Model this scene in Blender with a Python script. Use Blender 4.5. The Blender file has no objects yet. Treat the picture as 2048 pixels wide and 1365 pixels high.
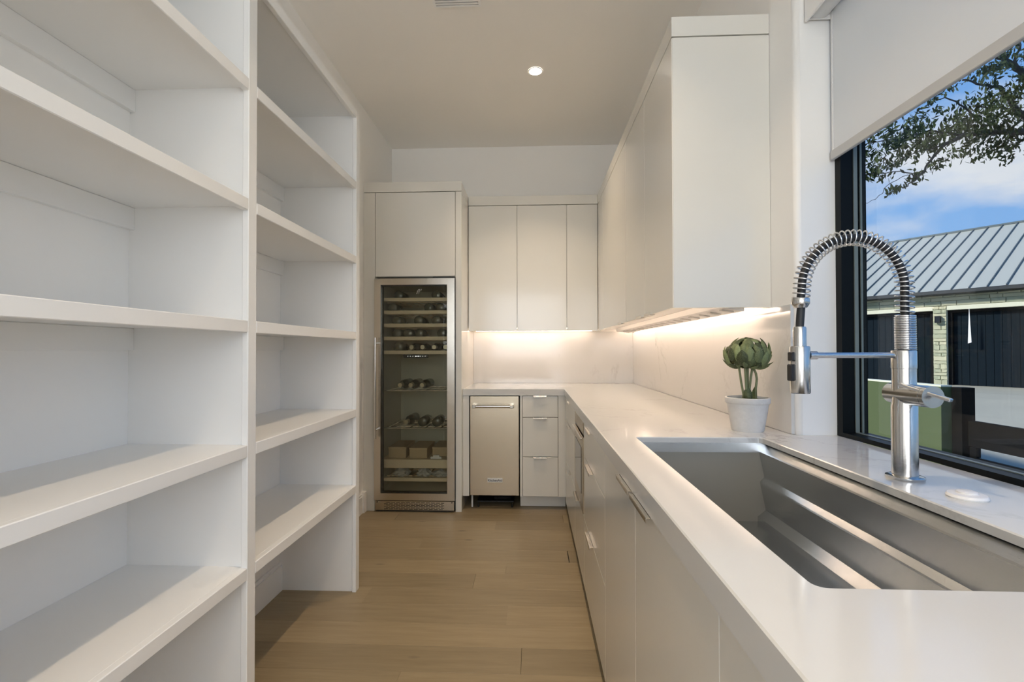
import bpy, bmesh, math, random
from mathutils import Vector, Matrix, noise
random.seed(7)
PI = math.pi
sc = bpy.context.scene
COL = sc.collection

# ------------------------------------------------------------------ camera
def setup_camera():
    yaw, pitch, roll, h = -0.0431, 0.0111, -0.0019, 1.2024
    f = Vector((math.sin(yaw)*math.cos(pitch), math.cos(yaw)*math.cos(pitch), math.sin(pitch)))
    r = Vector((math.cos(yaw), -math.sin(yaw), 0)); u = r.cross(f)
    r2 = r*math.cos(roll)+u*math.sin(roll); u2 = -r*math.sin(roll)+u*math.cos(roll)
    cam = bpy.data.cameras.new('camera'); co = bpy.data.objects.new('camera', cam); COL.objects.link(co)
    M = Matrix((r2, u2, -f)).transposed().to_4x4(); M.translation = Vector((0, 0, h))
    co.matrix_world = M
    cam.sensor_fit = 'HORIZONTAL'; cam.sensor_width = 36.0
    cam.lens = 955.09*36/2048; cam.shift_y = 9.24/2048; cam.clip_start = 0.02; cam.clip_end = 500
    sc.camera = co
setup_camera()
sc.view_settings.view_transform = 'Standard'
sc.view_settings.look = 'None'
sc.view_settings.gamma = 1.0
sc.view_settings.use_curve_mapping = False
sc.view_settings.exposure = 1.14
sc.cycles.use_denoising = True
sc.cycles.max_bounces = 9
sc.cycles.glossy_bounces = 4
sc.cycles.transmission_bounces = 4
sc.cycles.use_adaptive_sampling = True
sc.cycles.adaptive_threshold = .09
sc.cycles.adaptive_min_samples = 16
sc.cycles.diffuse_bounces = 8
sc.cycles.transparent_max_bounces = 10
sc.cycles.caustics_reflective = False
sc.cycles.caustics_refractive = False
sc.cycles.sample_clamp_indirect = 6.0

# ------------------------------------------------------------------ sky
SKY_STRENGTH = 0.50
def setup_world():
    w = bpy.data.worlds.new('sky'); sc.world = w; w.use_nodes = True
    nt = w.node_tree; N = nt.nodes; L = nt.links; N.clear()
    out = N.new('ShaderNodeOutputWorld'); bg = N.new('ShaderNodeBackground')
    tc = N.new('ShaderNodeTexCoord'); sep = N.new('ShaderNodeSeparateXYZ')
    L.new(tc.outputs['Generated'], sep.inputs[0])
    ramp = N.new('ShaderNodeValToRGB'); e = ramp.color_ramp.elements
    e[0].position = 0.0; e[0].color = (.27, .48, .80, 1)
    e[1].position = .75; e[1].color = (.09, .26, .66, 1)
    m = ramp.color_ramp.elements.new(.30); m.color = (.19, .40, .78, 1)
    L.new(sep.outputs['Z'], ramp.inputs[0])
    ad = N.new('ShaderNodeMath'); ad.operation = 'ADD'; ad.inputs[1].default_value = .22
    mx = N.new('ShaderNodeMath'); mx.operation = 'MAXIMUM'; mx.inputs[1].default_value = .05
    L.new(sep.outputs['Z'], ad.inputs[0]); L.new(ad.outputs[0], mx.inputs[0])
    dx = N.new('ShaderNodeMath'); dx.operation = 'DIVIDE'; dy = N.new('ShaderNodeMath'); dy.operation = 'DIVIDE'
    L.new(sep.outputs['X'], dx.inputs[0]); L.new(mx.outputs[0], dx.inputs[1])
    L.new(sep.outputs['Y'], dy.inputs[0]); L.new(mx.outputs[0], dy.inputs[1])
    cmb = N.new('ShaderNodeCombineXYZ'); cmb.inputs[2].default_value = 5.1
    L.new(dx.outputs[0], cmb.inputs[0]); L.new(dy.outputs[0], cmb.inputs[1])
    no = N.new('ShaderNodeTexNoise'); no.inputs['Scale'].default_value = 1.25; no.inputs['Detail'].default_value = 7
    no.inputs['Roughness'].default_value = .55
    L.new(cmb.outputs[0], no.inputs['Vector'])
    cr = N.new('ShaderNodeValToRGB'); ce = cr.color_ramp.elements
    ce[0].position = .55; ce[0].color = (0, 0, 0, 1); ce[1].position = .74; ce[1].color = (1, 1, 1, 1)
    L.new(no.outputs['Fac'], cr.inputs[0])
    mix = N.new('ShaderNodeMix'); mix.data_type = 'RGBA'
    L.new(cr.outputs[0], mix.inputs['Factor']); L.new(ramp.outputs[0], mix.inputs[6])
    mix.inputs[7].default_value = (.68, .72, .79, 1)
    gm = N.new('ShaderNodeMath'); gm.operation = 'GREATER_THAN'; gm.inputs[1].default_value = -.02
    L.new(sep.outputs['Z'], gm.inputs[0])
    mix2 = N.new('ShaderNodeMix'); mix2.data_type = 'RGBA'
    L.new(gm.outputs[0], mix2.inputs['Factor']); mix2.inputs[6].default_value = (.20, .21, .17, 1)
    L.new(mix.outputs[2], mix2.inputs[7])
    L.new(mix2.outputs[2], bg.inputs['Color']); bg.inputs['Strength'].default_value = SKY_STRENGTH
    L.new(bg.outputs[0], out.inputs[0])
setup_world()

SUN_STRENGTH = 2.2
sun = bpy.data.lights.new('sun', 'SUN'); sun.energy = SUN_STRENGTH; sun.angle = .12; sun.color = (1, .97, .9)
so = bpy.data.objects.new('sun', sun); COL.objects.link(so)
so.rotation_euler = Vector((-.84, .02, .54)).to_track_quat('Z', 'Y').to_euler()
so.location = (-6, 1, 9)

# added fill light set in the two invented windows behind the photographer
FILL_POWER = 23; FILL2_POWER = 8
fill = bpy.data.lights.new('fill_light', 'AREA'); fill.shape = 'RECTANGLE'; fill.size = 1.7; fill.size_y = 1.4
fill.energy = FILL_POWER; fill.color = (.93, .97, 1.0)
do = bpy.data.objects.new('fill_light', fill); COL.objects.link(do)
do.location = (-.15, -2.66, 1.75); do.rotation_euler = (-PI/2, 0, PI)
fill2 = bpy.data.lights.new('fill_light', 'AREA'); fill2.shape = 'RECTANGLE'; fill2.size = 1.36; fill2.size_y = 1.42
fill2.energy = FILL2_POWER; fill2.color = (.93, .97, 1.0)
do2 = bpy.data.objects.new('fill_light', fill2); COL.objects.link(do2)
do2.location = (1.02, -1.17, 1.70); do2.rotation_euler = (0, PI/2, 0)

LAMP_POWER = 6.6; LAMP_COL = (1.0, .77, .52)
LED_STRENGTH = 8; FRONT_FILL = 13; LED_COL = (1.0, .75, .58)

# ------------------------------------------------------------------ materials
MATS = {}
def nodes_of(m):
    m.use_nodes = True
    return m.node_tree.nodes, m.node_tree.links, m.node_tree.nodes['Principled BSDF']
def mat(name, col, rough=.5, metal=0, spec=.5, coat=0, coat_rough=.1, bump=None, emit=None, estr=0, vary=None, aniso=0):
    if name in MATS: return MATS[name]
    m = bpy.data.materials.new(name); N, L, b = nodes_of(m)
    b.inputs['Base Color'].default_value = (*col, 1); b.inputs['Roughness'].default_value = rough
    b.inputs['Metallic'].default_value = metal; b.inputs['Specular IOR Level'].default_value = spec
    b.inputs['Coat Weight'].default_value = coat; b.inputs['Coat Roughness'].default_value = coat_rough
    if emit:
        b.inputs['Emission Color'].default_value = (*emit, 1); b.inputs['Emission Strength'].default_value = estr
    if bump or vary:
        tc = N.new('ShaderNodeTexCoord')
    if bump:
        sc_, st, scl = bump
        mp = N.new('ShaderNodeMapping'); mp.inputs['Scale'].default_value = scl
        no = N.new('ShaderNodeTexNoise'); no.inputs['Scale'].default_value = sc_; no.inputs['Detail'].default_value = 4
        bp = N.new('ShaderNodeBump'); bp.inputs['Strength'].default_value = st; bp.inputs['Distance'].default_value = .002
        L.new(tc.outputs['Object'], mp.inputs[0]); L.new(mp.outputs[0], no.inputs['Vector'])
        L.new(no.outputs['Fac'], bp.inputs['Height']); L.new(bp.outputs[0], b.inputs['Normal'])
    if vary:
        col2, scale = vary
        no = N.new('ShaderNodeTexNoise'); no.inputs['Scale'].default_value = scale; no.inputs['Detail'].default_value = 6
        L.new(tc.outputs['Object'], no.inputs['Vector'])
        oi = N.new('ShaderNodeObjectInfo')
        ma = N.new('ShaderNodeMath'); ma.operation = 'MULTIPLY_ADD'; ma.inputs[1].default_value = .9; ma.inputs[2].default_value = -.45
        L.new(oi.outputs['Random'], ma.inputs[0])
        ad = N.new('ShaderNodeMath'); ad.operation = 'ADD'; ad.use_clamp = True
        L.new(no.outputs['Fac'], ad.inputs[0]); L.new(ma.outputs[0], ad.inputs[1])
        mx = N.new('ShaderNodeMix'); mx.data_type = 'RGBA'
        L.new(ad.outputs[0], mx.inputs['Factor']); mx.inputs[6].default_value = (*col, 1); mx.inputs[7].default_value = (*col2, 1)
        L.new(mx.outputs[2], b.inputs['Base Color'])
    MATS[name] = m
    return m

M_WALL = mat('wall_paint', (.88, .87, .85), .75, bump=(220, .05, (1, 1, 1)))
M_CEIL = mat('ceiling_paint', (.91, .89, .855), .85, bump=(180, .05, (1, 1, 1)))
M_TRIM = mat('trim_paint', (.88, .875, .865), .35)
M_SHELF = mat('shelf_paint', (.83, .825, .81), .32)
M_LACQ = mat('cabinet_lacquer', (.74, .725, .675), .24, coat=.45, coat_rough=.1)
M_CARC = mat('cabinet_carcass', (.30, .28, .24), .6)
M_STEEL = mat('brushed_steel', (.58, .50, .385), .27, 1.0, bump=(60, .12, (1, 1, 40)))
M_SINK = mat('sink_steel', (.66, .68, .70), .22, 1.0, bump=(50, .15, (40, 1, 40)))
M_CHROME = mat('satin_nickel', (.66, .65, .63), .16, 1.0, bump=(90, .06, (1, 1, 30)))
M_WIRE = mat('polished_chrome', (.78, .78, .78), .08, 1.0)
M_PULL = mat('nickel_pull', (.62, .58, .52), .25, 1.0)
M_BLACK = mat('black_plastic', (.012, .012, .013), .4)
M_RUBBER = mat('black_hose', (.02, .02, .022), .55)
M_FRAME = mat('black_window_frame', (.003, .004, .004), .4, spec=.15)
M_LINER = mat('fridge_liner', (.62, .60, .49), .5)
M_DARK = mat('dark_metal', (.02, .02, .02), .45, .3)
M_PLASTIC = mat('white_plastic', (.80, .79, .78), .35)
M_CARTON = mat('carton', (.55, .42, .26), .8, bump=(60, .1, (1, 1, 1)))
M_WINEWOOD = mat('beech_wood', (.82, .68, .48), .5, bump=(40, .2, (1, 12, 12)))
M_BOTTLE = mat('bottle_glass', (.085, .085, .06), .15, spec=.6)
M_FOIL = mat('bottle_foil', (.55, .50, .38), .3, .7)
M_GRILLE = mat('grille_steel', (.56, .46, .33), .32, 1.0)
M_SLOT = mat('slot_dark', (.03, .025, .02), .6)

def quartz(name='quartz'):
    m = bpy.data.materials.new(name); N, L, b = nodes_of(m)
    tc = N.new('ShaderNodeTexCoord')
    mp = N.new('ShaderNodeMapping'); mp.inputs['Rotation'].default_value = (.5, .7, .6)
    L.new(tc.outputs['Object'], mp.inputs[0])
    n1 = N.new('ShaderNodeTexNoise'); n1.inputs['Scale'].default_value = 1.5; n1.inputs['Detail'].default_value = 8
    n1.inputs['Roughness'].default_value = .62; n1.inputs['Distortion'].default_value = .6
    L.new(mp.outputs[0], n1.inputs['Vector'])
    s = N.new('ShaderNodeMath'); s.operation = 'SUBTRACT'; s.inputs[1].default_value = .5
    a = N.new('ShaderNodeMath'); a.operation = 'ABSOLUTE'
    L.new(n1.outputs['Fac'], s.inputs[0]); L.new(s.outputs[0], a.inputs[0])
    cr = N.new('ShaderNodeValToRGB'); e = cr.color_ramp.elements
    e[0].position = 0; e[0].color = (1, 1, 1, 1); e[1].position = .014; e[1].color = (0, 0, 0, 1)
    L.new(a.outputs[0], cr.inputs[0])
    n2 = N.new('ShaderNodeTexNoise'); n2.inputs['Scale'].default_value = 2.3; n2.inputs['Detail'].default_value = 3
    L.new(tc.outputs['Object'], n2.inputs['Vector'])
    c2 = N.new('ShaderNodeValToRGB'); e = c2.color_ramp.elements
    e[0].position = .5; e[0].color = (0, 0, 0, 1); e[1].position = .72; e[1].color = (.62, .62, .62, 1)
    L.new(n2.outputs['Fac'], c2.inputs[0])
    mu = N.new('ShaderNodeMath'); mu.operation = 'MULTIPLY'
    L.new(cr.outputs[0], mu.inputs[0]); L.new(c2.outputs[0], mu.inputs[1])
    mx = N.new('ShaderNodeMix'); mx.data_type = 'RGBA'; L.new(mu.outputs[0], mx.inputs['Factor'])
    mx.inputs[6].default_value = (.63, .63, .62, 1); mx.inputs[7].default_value = (.36, .35, .34, 1)
    L.new(mx.outputs[2], b.inputs['Base Color']); b.inputs['Roughness'].default_value = .10
    b.inputs['Specular IOR Level'].default_value = .5
    return m
M_QUARTZ = quartz()

def wood_floor():
    m = bpy.data.materials.new('oak_plank'); N, L, b = nodes_of(m)
    tc = N.new('ShaderNodeTexCoord'); oi = N.new('ShaderNodeObjectInfo')
    off = N.new('ShaderNodeVectorMath'); off.operation = 'MULTIPLY_ADD'
    cb = N.new('ShaderNodeCombineXYZ'); L.new(oi.outputs['Random'], cb.inputs[0]); L.new(oi.outputs['Random'], cb.inputs[1]); L.new(oi.outputs['Random'], cb.inputs[2])
    L.new(cb.outputs[0], off.inputs[0]); off.inputs[1].default_value = (37, 53, 11); L.new(tc.outputs['Object'], off.inputs[2])
    mp = N.new('ShaderNodeMapping'); mp.inputs['Scale'].default_value = (1.2, 14, 1)
    L.new(off.outputs[0], mp.inputs[0])
    n1 = N.new('ShaderNodeTexNoise'); n1.inputs['Scale'].default_value = 3; n1.inputs['Detail'].default_value = 8
    n1.inputs['Roughness'].default_value = .65; n1.inputs['Distortion'].default_value = .4
    L.new(mp.outputs[0], n1.inputs['Vector'])
    cr = N.new('ShaderNodeValToRGB'); e = cr.color_ramp.elements
    e[0].position = .25; e[0].color = (.250, .190, .112, 1); e[1].position = .75; e[1].color = (.335, .262, .160, 1)
    L.new(n1.outputs['Fac'], cr.inputs[0])
    # per plank tone
    hs = N.new('ShaderNodeHueSaturation'); mr = N.new('ShaderNodeMapRange')
    mr.inputs['To Min'].default_value = .86; mr.inputs['To Max'].default_value = 1.12
    L.new(oi.outputs['Random'], mr.inputs['Value']); L.new(mr.outputs[0], hs.inputs['Value']); L.new(cr.outputs[0], hs.inputs['Color'])
    # knots
    mp2 = N.new('ShaderNodeMapping'); mp2.inputs['Scale'].default_value = (2.2, 6.0, .01)
    L.new(off.outputs[0], mp2.inputs[0])
    vo = N.new('ShaderNodeTexVoronoi'); vo.inputs['Scale'].default_value = .9
    L.new(mp2.outputs[0], vo.inputs['Vector'])
    kr = N.new('ShaderNodeValToRGB'); e = kr.color_ramp.elements
    e[0].position = .02; e[0].color = (.75, .75, .75, 1); e[1].position = .075; e[1].color = (0, 0, 0, 1)
    L.new(vo.outputs['Distance'], kr.inputs[0])
    mx = N.new('ShaderNodeMix'); mx.data_type = 'RGBA'; L.new(kr.outputs[0], mx.inputs['Factor'])
    L.new(hs.outputs[0], mx.inputs[6]); mx.inputs[7].default_value = (.11, .085, .06, 1)
    L.new(mx.outputs[2], b.inputs['Base Color'])
    b.inputs['Roughness'].default_value = .42
    bp = N.new('ShaderNodeBump'); bp.inputs['Strength'].default_value = .12; bp.inputs['Distance'].default_value = .002
    L.new(n1.outputs['Fac'], bp.inputs['Height']); L.new(bp.outputs[0], b.inputs['Normal'])
    return m
M_FLOOR = wood_floor()

def glass(name, tint=(1, 1, 1), refl=1.0):
    m = bpy.data.materials.new(name); m.use_nodes = True; nt = m.node_tree; N = nt.nodes; L = nt.links; N.clear()
    o = N.new('ShaderNodeOutputMaterial'); t = N.new('ShaderNodeBsdfTransparent'); g = N.new('ShaderNodeBsdfGlossy')
    g.inputs['Roughness'].default_value = .01; t.inputs[0].default_value = (*tint, 1)
    fr = N.new('ShaderNodeFresnel'); fr.inputs[0].default_value = 1.45
    mu = N.new('ShaderNodeMath'); mu.operation = 'MULTIPLY'; mu.inputs[1].default_value = refl; mu.use_clamp = True
    mx = N.new('ShaderNodeMixShader'); L.new(fr.outputs[0], mu.inputs[0]); L.new(mu.outputs[0], mx.inputs[0])
    L.new(t.outputs[0], mx.inputs[1]); L.new(g.outputs[0], mx.inputs[2]); L.new(mx.outputs[0], o.inputs[0])
    return m
M_GLASS = glass('window_glass', (.98, .985, .98), .06)
M_FGLASS = glass('fridge_glass', (.90, .90, .85), 1.2)
M_POLY = mat('clear_bag', (.80, .79, .75), .25)
M_POLY.node_tree.nodes['Principled BSDF'].inputs['Alpha'].default_value = .55

def shade_mat():
    m = bpy.data.materials.new('shade_fabric'); N, L, b = nodes_of(m); nt = m.node_tree
    b.inputs['Base Color'].default_value = (.92, .925, .92, 1); b.inputs['Roughness'].default_value = .9
    t = N.new('ShaderNodeBsdfTranslucent'); t.inputs[0].default_value = (.92, .92, .91, 1)
    mx = N.new('ShaderNodeMixShader'); mx.inputs[0].default_value = .30
    out = [n for n in N if n.type == 'OUTPUT_MATERIAL'][0]
    L.new(b.outputs[0], mx.inputs[1]); L.new(t.outputs[0], mx.inputs[2]); L.new(mx.outputs[0], out.inputs[0])
    return m
M_SHADE = shade_mat()
M_HEM = mat('shade_hem', (.54, .54, .535), .7)
M_LAMPGLOW = mat('lamp_glow', (1, 1, 1), .5, emit=(1, .93, .82), estr=9)
M_LED = mat('led_glow', (1, 1, 1), .5, emit=LED_COL, estr=LED_STRENGTH)
M_STONE = mat('limestone', (.58, .55, .38), .9, bump=(9, .9, (1, 1, 1)), vary=((.36, .39, .27), 4))
M_MORTAR = mat('mortar', (.68, .68, .54), .95, bump=(20, .4, (1, 1, 1)))
M_STUCCO = mat('green_stucco', (.075, .10, .04), .95, bump=(120, .6, (1, 1, 1)))
M_CONC = mat('concrete', (.50, .47, .38), .9, bump=(14, .3, (1, 1, 1)), vary=((.34, .33, .27), .8))
M_ROOF = mat('roof_metal', (.44, .445, .385), .5, .1)
M_SEAM = mat('roof_seam', (.10, .13, .14), .5, .4)
M_GUTTER = mat('gutter_metal', (.018, .023, .028), .6)
M_GDOOR = mat('garage_board', (.006, .012, .018), .8, spec=.08)
M_GFRAME = mat('garage_frame', (.008, .008, .009), .7, spec=.1)
M_BLACKSTEEL = mat('gate_steel', (.004, .004, .004), .7, spec=.1)
M_BARK = mat('bark', (.03, .028, .026), .9, bump=(20, .8, (1, 1, 1)))
M_LEAF = mat('oak_leaf', (.018, .032, .006), .6, spec=.25, vary=((.05, .075, .018), 2))
M_PLEAF = mat('artichoke_leaf', (.040, .050, .018), .6, vary=((.25, .30, .13), 14), bump=(60, .2, (1, 1, 1)))
M_STEM = mat('plant_stem', (.20, .22, .11), .6)
M_POT = mat('cement_pot', (.62, .60, .58), .85, bump=(90, .8, (1, 1, 1)), vary=((.74, .73, .71), 40))
M_SOIL = mat('moss_soil', (.05, .065, .025), .95, bump=(150, 1, (1, 1, 1)))

# ------------------------------------------------------------------ building helpers
ORG = {}
def org(p):
    while p is not None and p.parent is not None: p = p.parent
    return ORG.get(p.name, Vector()) if p is not None else None
def tag(o, label=None, cat=None, group=None, kind=None):
    if label: o['label'] = label
    if cat: o['category'] = cat
    if group: o['group'] = group
    if kind: o['kind'] = kind
    return o
def thing(name, label, cat, loc=(0, 0, 0), rz=0, group=None, kind=None, local=False):
    o = bpy.data.objects.new(name, None); COL.objects.link(o); o.empty_display_size = .05
    o.location = loc; o.rotation_euler = (0, 0, rz)
    ORG[o.name] = Vector() if local else Vector(loc)
    return tag(o, label, cat, group, kind)
def mk(name, bm, m, parent=None, smooth=False, flat_angle=None):
    if parent is not None: base = org(parent)
    else:
        bm.verts.ensure_lookup_table()
        xs = [v.co for v in bm.verts]
        base = Vector(((min(v.x for v in xs)+max(v.x for v in xs))/2, (min(v.y for v in xs)+max(v.y for v in xs))/2, min(v.z for v in xs)))
    bmesh.ops.translate(bm, vec=-base, verts=bm.verts[:])
    bmesh.ops.recalc_face_normals(bm, faces=bm.faces[:])
    me = bpy.data.meshes.new(name); bm.to_mesh(me); bm.free()
    if smooth:
        for p in me.polygons: p.use_smooth = True
        if flat_angle:
            me.set_sharp_from_angle(angle=math.radians(flat_angle))
    me.materials.append(m)
    o = bpy.data.objects.new(name, me); COL.objects.link(o)
    if parent is not None: o.parent = parent
    else:
        o.location = base; ORG[o.name] = base
    return o
def inst(name, src, loc, parent=None, rot=None, scale=None, m=None):
    o = bpy.data.objects.new(name, src); COL.objects.link(o)
    o.location = Vector(loc) - (org(parent) if parent is not None else Vector())
    if rot is not None: o.rotation_euler = rot
    if scale is not None: o.scale = scale
    if parent is not None: o.parent = parent
    return o
def BM(): return bmesh.new()
def add_box(bm, x0, x1, y0, y1, z0, z1, bev=0):
    r = bmesh.ops.create_cube(bm, size=1.0)
    M = Matrix.Translation(((x0+x1)/2, (y0+y1)/2, (z0+z1)/2)) @ Matrix.Diagonal((abs(x1-x0), abs(y1-y0), abs(z1-z0), 1))
    bmesh.ops.transform(bm, matrix=M, verts=r['verts'])
    if bev:
        es = list({e for v in r['verts'] for e in v.link_edges})
        bmesh.ops.bevel(bm, geom=es, offset=bev, segments=1, affect='EDGES', profile=.5)
    return bm
def box(name, x0, x1, y0, y1, z0, z1, m, parent=None, bev=.0015):
    return mk(name, add_box(BM(), x0, x1, y0, y1, z0, z1, bev), m, parent)
def boxes(name, lst, m, parent=None, bev=0):
    bm = BM()
    for b in lst: add_box(bm, *b, bev)
    return mk(name, bm, m, parent)
def add_tube(bm, pts, rad, seg=10, cap=True):
    pts = [Vector(p) for p in pts]; n = len(pts); rings = []
    rs = rad if isinstance(rad, (list, tuple)) else [rad]*n
    ref = None
    for i, p in enumerate(pts):
        d = (pts[min(i+1, n-1)]-pts[max(i-1, 0)]).normalized()
        if ref is None:
            ref = Vector((0, 0, 1)) if abs(d.z) < .9 else Vector((1, 0, 0))
        a = (ref - d*ref.dot(d))
        if a.length < 1e-6: a = d.orthogonal()
        a.normalize(); b = d.cross(a); ref = a
        rings.append([bm.verts.new(p+(a*math.cos(t)+b*math.sin(t))*rs[i]) for t in [2*PI*k/seg for k in range(seg)]])
    for i in range(n-1):
        for k in range(seg):
            bm.faces.new((rings[i][k], rings[i][(k+1) % seg], rings[i+1][(k+1) % seg], rings[i+1][k]))
    if cap:
        bm.faces.new(rings[0][::-1]); bm.faces.new(rings[-1])
    return bm
def add_lathe(bm, prof, center, axis='Z', seg=28):
    c = Vector(center); rings = []
    for r, h in prof:
        ring = []
        for k in range(seg):
            t = 2*PI*k/seg
            if axis == 'Z': v = Vector((r*math.cos(t), r*math.sin(t), h))
            elif axis == 'Y': v = Vector((r*math.cos(t), h, r*math.sin(t)))
            else: v = Vector((h, r*math.cos(t), r*math.sin(t)))
            ring.append(bm.verts.new(c+v))
        rings.append(ring)
    for i in range(len(rings)-1):
        for k in range(seg):
            bm.faces.new((rings[i][k], rings[i][(k+1) % seg], rings[i+1][(k+1) % seg], rings[i+1][k]))
    bm.faces.new(rings[0][::-1]); bm.faces.new(rings[-1])
    return bm
def cyl(name, p0, p1, r, m, parent=None, seg=24):
    bm = BM(); add_tube(bm, [p0, p1], r, seg)
    return mk(name, bm, m, parent, True, 40)
def lathe(name, prof, center, m, parent=None, axis='Z', seg=28, ang=40):
    return mk(name, add_lathe(BM(), prof, center, axis, seg), m, parent, True, ang)
def text_bm(s, size, depth, shear=0, bold=0):
    cu = bpy.data.curves.new('t', 'FONT'); cu.body = s; cu.size = size; cu.extrude = depth; cu.align_x = 'CENTER'; cu.align_y = 'CENTER'
    cu.shear = shear; cu.offset = bold
    o = bpy.data.objects.new('t', cu); COL.objects.link(o)
    dg = bpy.context.evaluated_depsgraph_get()
    me = bpy.data.meshes.new_from_object(o.evaluated_get(dg)); bm = BM(); bm.from_mesh(me)
    bpy.data.objects.remove(o); bpy.data.curves.remove(cu); bpy.data.meshes.remove(me)
    return bm
def offset_poly(p, d):
    n = len(p); out = []
    for i in range(n):
        a, b, c = Vector(p[i-1]), Vector(p[i]), Vector(p[(i+1) % n])
        e1 = (b-a).normalized(); e2 = (c-b).normalized()
        n1 = Vector((-e1.y, e1.x)); n2 = Vector((-e2.y, e2.x))
        k = 1+n1.dot(n2); out.append(tuple(b+(n1+n2)*(d/k)))
    return out

# ------------------------------------------------------------------ room constants
XL, XR, YB, YF, ZC = -1.277, .900, 4.286, -2.60, 3.047
CT = .914
# ------------------------------------------------------------------ setting
floor = thing('floor', 'grey-brown oak plank floor running across the pantry', None, (0, 0, 0), kind='structure')
box('subfloor', XL-.2, XR+.2, YF-.2, YB+.2, -.15, -.013, M_SLOT, floor, 0)
PW = .158
row = 0; y = 1.787 - PW*27
plank_meshes = {}
def plank_mesh(L):
    L = round(L, 2)
    if L not in plank_meshes:
        bm = add_box(BM(), -L/2+.0004, L/2-.0004, -PW/2+.0004, PW/2-.0004, -.013, 0, .0008)
        me = bpy.data.meshes.new('plank'); bm.to_mesh(me); bm.free(); me.materials.append(M_FLOOR); plank_meshes[L] = me
    return plank_meshes[L]
rnd = random.Random(11)
while y < YB:
    x = XL - rnd.uniform(0, 1.0)
    while x < .36:
        L = round(rnd.choice([.9, 1.2, 1.5, 1.8]), 2)
        x0, x1 = max(x, XL), min(x+L, .42)
        if x1-x0 > .06:
            LL = round(x1-x0, 2)
            inst('plank', plank_mesh(LL), (x0+LL/2, y+PW/2, 0), floor)
        x += L
    y += PW; row += 1
tag(box('ceiling', XL-.2, XR+.4, YF-.2, YB+.2, ZC, ZC+.2, M_CEIL, None, 0), 'flat cream painted ceiling above the cabinets', kind='structure')
tag(box('wall_left', XL-.2, XL, YF-.2, YB+.2, -.15, ZC, M_WALL, None, 0), 'white painted wall behind the open shelves', kind='structure')
tag(box('wall_back', XL, XR+.4, YB, YB+.2, -.15, ZC, M_WALL, None, 0), 'cream painted far wall above the cabinets', kind='structure')
WY0, WY1, WZ1, WX = -.40, 1.668, 2.46, 1.031
bm = BM()
prof = [(XR, YB), (XR, WY1)]
rr = .018
pts = [(XR, YB+.2)] + [(XR+rr-rr*math.cos(t), WY1+rr-rr*math.sin(t)) for t in [PI/2*k/6 for k in range(7)]] + [(1.115, WY1), (1.115, YB+.2)]
vs0 = [bm.verts.new((a, b, -.15)) for a, b in pts]; vs1 = [bm.verts.new((a, b, ZC)) for a, b in pts]
for i in range(len(pts)):
    j = (i+1) % len(pts); f_ = bm.faces.new((vs0[i], vs0[j], vs1[j], vs1[i])); f_.smooth = 1 <= i <= 6
bm.faces.new(vs0); bm.faces.new(vs1)
add_box(bm, XR, 1.115, WY0, WY1, WZ1, ZC); add_box(bm, XR, 1.115, WY0, WY1, -.15, CT-.03); add_box(bm, XR, 1.115, -.44, WY0, -.15, ZC); add_box(bm, XR, 1.115, YF-.2, -1.90, -.15, ZC); add_box(bm, XR, 1.115, -1.90, -.44, -.15, .95); add_box(bm, XR, 1.115, -1.90, -.44, 2.46, ZC)
tag(mk('wall_right', bm, M_WALL), 'white wall with deep rounded window reveal beside the sink', kind='structure')
# wall behind the photographer with an invented window opening added for light
boxes_ = [(XL, -1.05, YF-.15, YF, -.15, ZC), (.75, XR, YF-.15, YF, -.15, ZC), (-1.05, .75, YF-.15, YF, 2.47, ZC), (-1.05, .75, YF-.15, YF, -.15, 1.03)]
tag(boxes('wall_front', boxes_, M_WALL), 'white wall behind the photographer with an added window opening', kind='structure')
def added_window(name, label, boxes_f, pane, loc):  # invented windows, added as frames for the fill lights
    w_ = thing(name, label, None, loc, kind='structure')
    boxes('window_frame', boxes_f, M_FRAME, w_); box('pane', *pane, M_GLASS, w_, 0)
added_window('added_window_2', 'added black framed window in the unseen wall behind the photographer',
    [(-1.05, -1.0, YF-.14, YF-.07, 1.03, 2.47), (.70, .75, YF-.14, YF-.07, 1.03, 2.47), (-1.0, .70, YF-.14, YF-.07, 2.42, 2.47), (-1.0, .70, YF-.14, YF-.07, 1.03, 1.08)],
    (-1.0, .70, YF-.12, YF-.114, 1.08, 2.42), (-.15, YF-.1, 1.03))
added_window('added_window_3', 'added unseen black framed window on the sink side behind the photographer',  # unseen, added to hold the second fill light
    [(1.03, 1.11, -1.90, -1.86, .95, 2.46), (1.03, 1.11, -.48, -.44, .95, 2.46), (1.03, 1.11, -1.86, -.48, 2.42, 2.46), (1.03, 1.11, -1.86, -.48, .95, .99)],
    (1.08, 1.086, -1.86, -.48, .99, 2.42), (1.07, -1.17, .95))
# baseboards
def baseboard(name, y0, y1, label):
    bm = add_box(BM(), XL, XL+.016, y0, y1, 0, .125); add_box(bm, XL, XL+.011, y0, y1, .125, .142, .003)
    tag(mk(name, bm, M_TRIM), label, kind='structure')
baseboard('baseboard_left', YF, 3.50, 'white baseboard along the left wall under the shelves')
box('baseboard_left_end', XL, XL+.030, 3.500, 3.548, 0, .155, M_TRIM, None, .003)
tag(bpy.data.objects['baseboard_left_end'], 'short white plinth block where baseboard meets tall cabinet', kind='structure')
bpy.data.objects['baseboard_left_end'].name = 'trim_1'

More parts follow.
